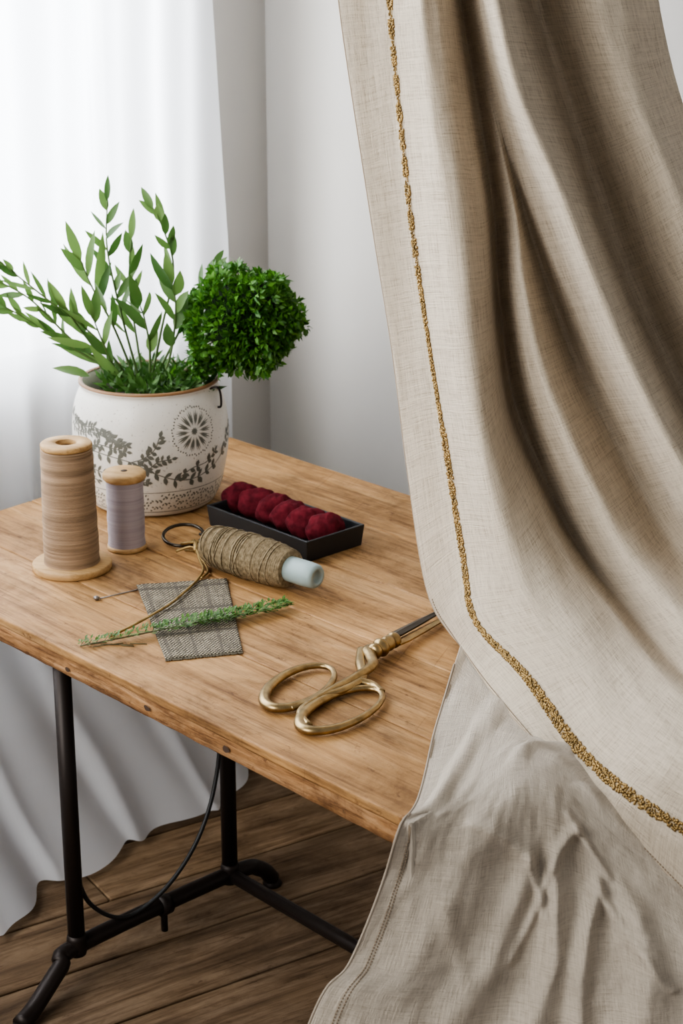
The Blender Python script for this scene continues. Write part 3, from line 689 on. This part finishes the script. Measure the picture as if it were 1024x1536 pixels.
# ---------------------------------------------------------------- scissors
g=empty('tailor_scissors'); m=M()
ax=Vector((.57,.82,0)).normalized(); sd=Vector((ax.y,-ax.x,0))
def bow(c,long,short,z,ang=0,wobble=.06):
    P=[];Rr=[]; dx=(Matrix.Rotation(ang,3,'Z')@ax); ds=Vector((dx.y,-dx.x,0))
    for k in range(64):
        an=2*math.pi*k/64; rr=1+wobble*math.cos(2*an+.5)
        p=Vector((c[0],c[1],ZT+z))+dx*long*math.cos(an)*rr+ds*short*math.sin(an)*rr; P.append(p); Rr.append(.0066+.0018*math.cos(an+2.6))
    tube(m,P,Rr,12,True,flat=.85)
bow((-.061,2.392),.076,.042,.0085,.12)
bow((.000,2.315),.078,.042,.0085,-.06)
def sh(P,R): 
    Q=curve(P,10); n=len(Q); rr=[np.interp(k/(n-1),np.linspace(0,1,len(R)),R) for k in range(n)]; tube(m,Q,rr,12,flat=.8)
sh([(-.072,2.318,ZT+.0085),(-.045,2.335,ZT+.010),(-.012,2.372,ZT+.013),(.022,2.410,ZT+.016),(.045,2.445,ZT+.018),(.044,2.475,ZT+.018),(.040,2.500,ZT+.018),(.050,2.510,ZT+.018)],[.0055,.0062,.007,.0075,.0085,.009,.010,.009])
sh([(-.045,2.262,ZT+.0085),(-.058,2.30,ZT+.010),(-.035,2.345,ZT+.011),(.005,2.375,ZT+.012),(.030,2.412,ZT+.012),(.028,2.465,ZT+.014),(.029,2.51,ZT+.016)],[.0055,.006,.006,.0065,.0075,.008,.006])
sh([(.058,2.372,ZT+.0085),(.045,2.395,ZT+.010),(.028,2.402,ZT+.012)],[.006,.0065,.007])
O=Vector((.046,2.492,ZT+.018))
pf=[(.004,0),(.010,.001),(.0125,.006),(.0115,.012),(.008,.016),(.0130,.019),(.0150,.024),(.0130,.029),(.0085,.032),(.0115,.035),(.0125,.042),(.0115,.049),(.0085,.052),(.0125,.055),(.0125,.062),(.008,.066)]
lathe(m,pf,O,ax,24)
m.obj('brass_handles',BRASS,g)
m=M()
def blade(off,z,w0,L,tk,mi):
    o=O+ax*.058+sd*off; o.z=ZT+z; V=[]
    for t_,w in ((0,w0*.75),(.12,w0),(.5,w0*.8),(.85,w0*.45),(1,w0*.06)):
        for s_ in (-1,0,1):
            for zz in (-tk/2,tk/2):
                V.append(o+ax*L*t_+sd*(w*.5*s_)+Vector((0,0,(zz*(1.0 if s_==0 else .35)) -.006*t_)))
    F=[]
    for k in range(4):
        b0=6*k; 
        for i in range(2): 
            F.append((b0+2*i+1,b0+2*i+3,b0+2*i+9,b0+2*i+7)); F.append((b0+2*i,b0+2*i+6,b0+2*i+8,b0+2*i+2))
        F.append((b0,b0+1,b0+7,b0+6)); F.append((b0+4,b0+10,b0+11,b0+5))
    F.append((0,2,3,1)); F.append((2,4,5,3)); m.add(V,F,mi)
blade(-.006,.021,.018,.17,.008,0); blade(.007,.014,.018,.17,.008,1)
m.obj('blades',[STEEL,BRASS],g,False)
# ---------------------------------------------------------------- lights, world, camera
def area(name,loc,target,sx,sy,power,col):
    l=bpy.data.lights.new(name,'AREA'); l.shape='RECTANGLE'; l.size=sx; l.size_y=sy; l.energy=power; l.color=col
    o=bpy.data.objects.new(name,l); o.location=loc; o.rotation_euler=(Vector(target)-Vector(loc)).to_track_quat('-Z','Y').to_euler(); COL.objects.link(o); return o
wc=K-e1*1.36+n1*.35
area('window_daylight',(wc.x,wc.y,1.62),(wc.x-n1.x,wc.y-n1.y,1.5),1.8,1.5,170,(.94,.97,1))
area('room_daylight',(-2.3,.4,2.2),(.3,2.5,.85),1.9,1.9,98,(1,.985,.96))
w=bpy.data.worlds.new('world'); S.world=w; w.use_nodes=True; w.node_tree.nodes['Background'].inputs[0].default_value=(.985,.99,1,1); w.node_tree.nodes['Background'].inputs[1].default_value=.37
S.view_settings.look='AgX - Medium High Contrast'
cd=bpy.data.cameras.new('camera'); co=bpy.data.objects.new('camera',cd); COL.objects.link(co); S.camera=co
co.location=(0,0,1.72); co.rotation_euler=(math.radians(90-19),0,0)
cd.sensor_fit='VERTICAL'; cd.sensor_height=36; cd.lens=36*2700/1536; cd.clip_start=.05
cd.dof.use_dof=True; cd.dof.focus_distance=2.7; cd.dof.aperture_fstop=7.1
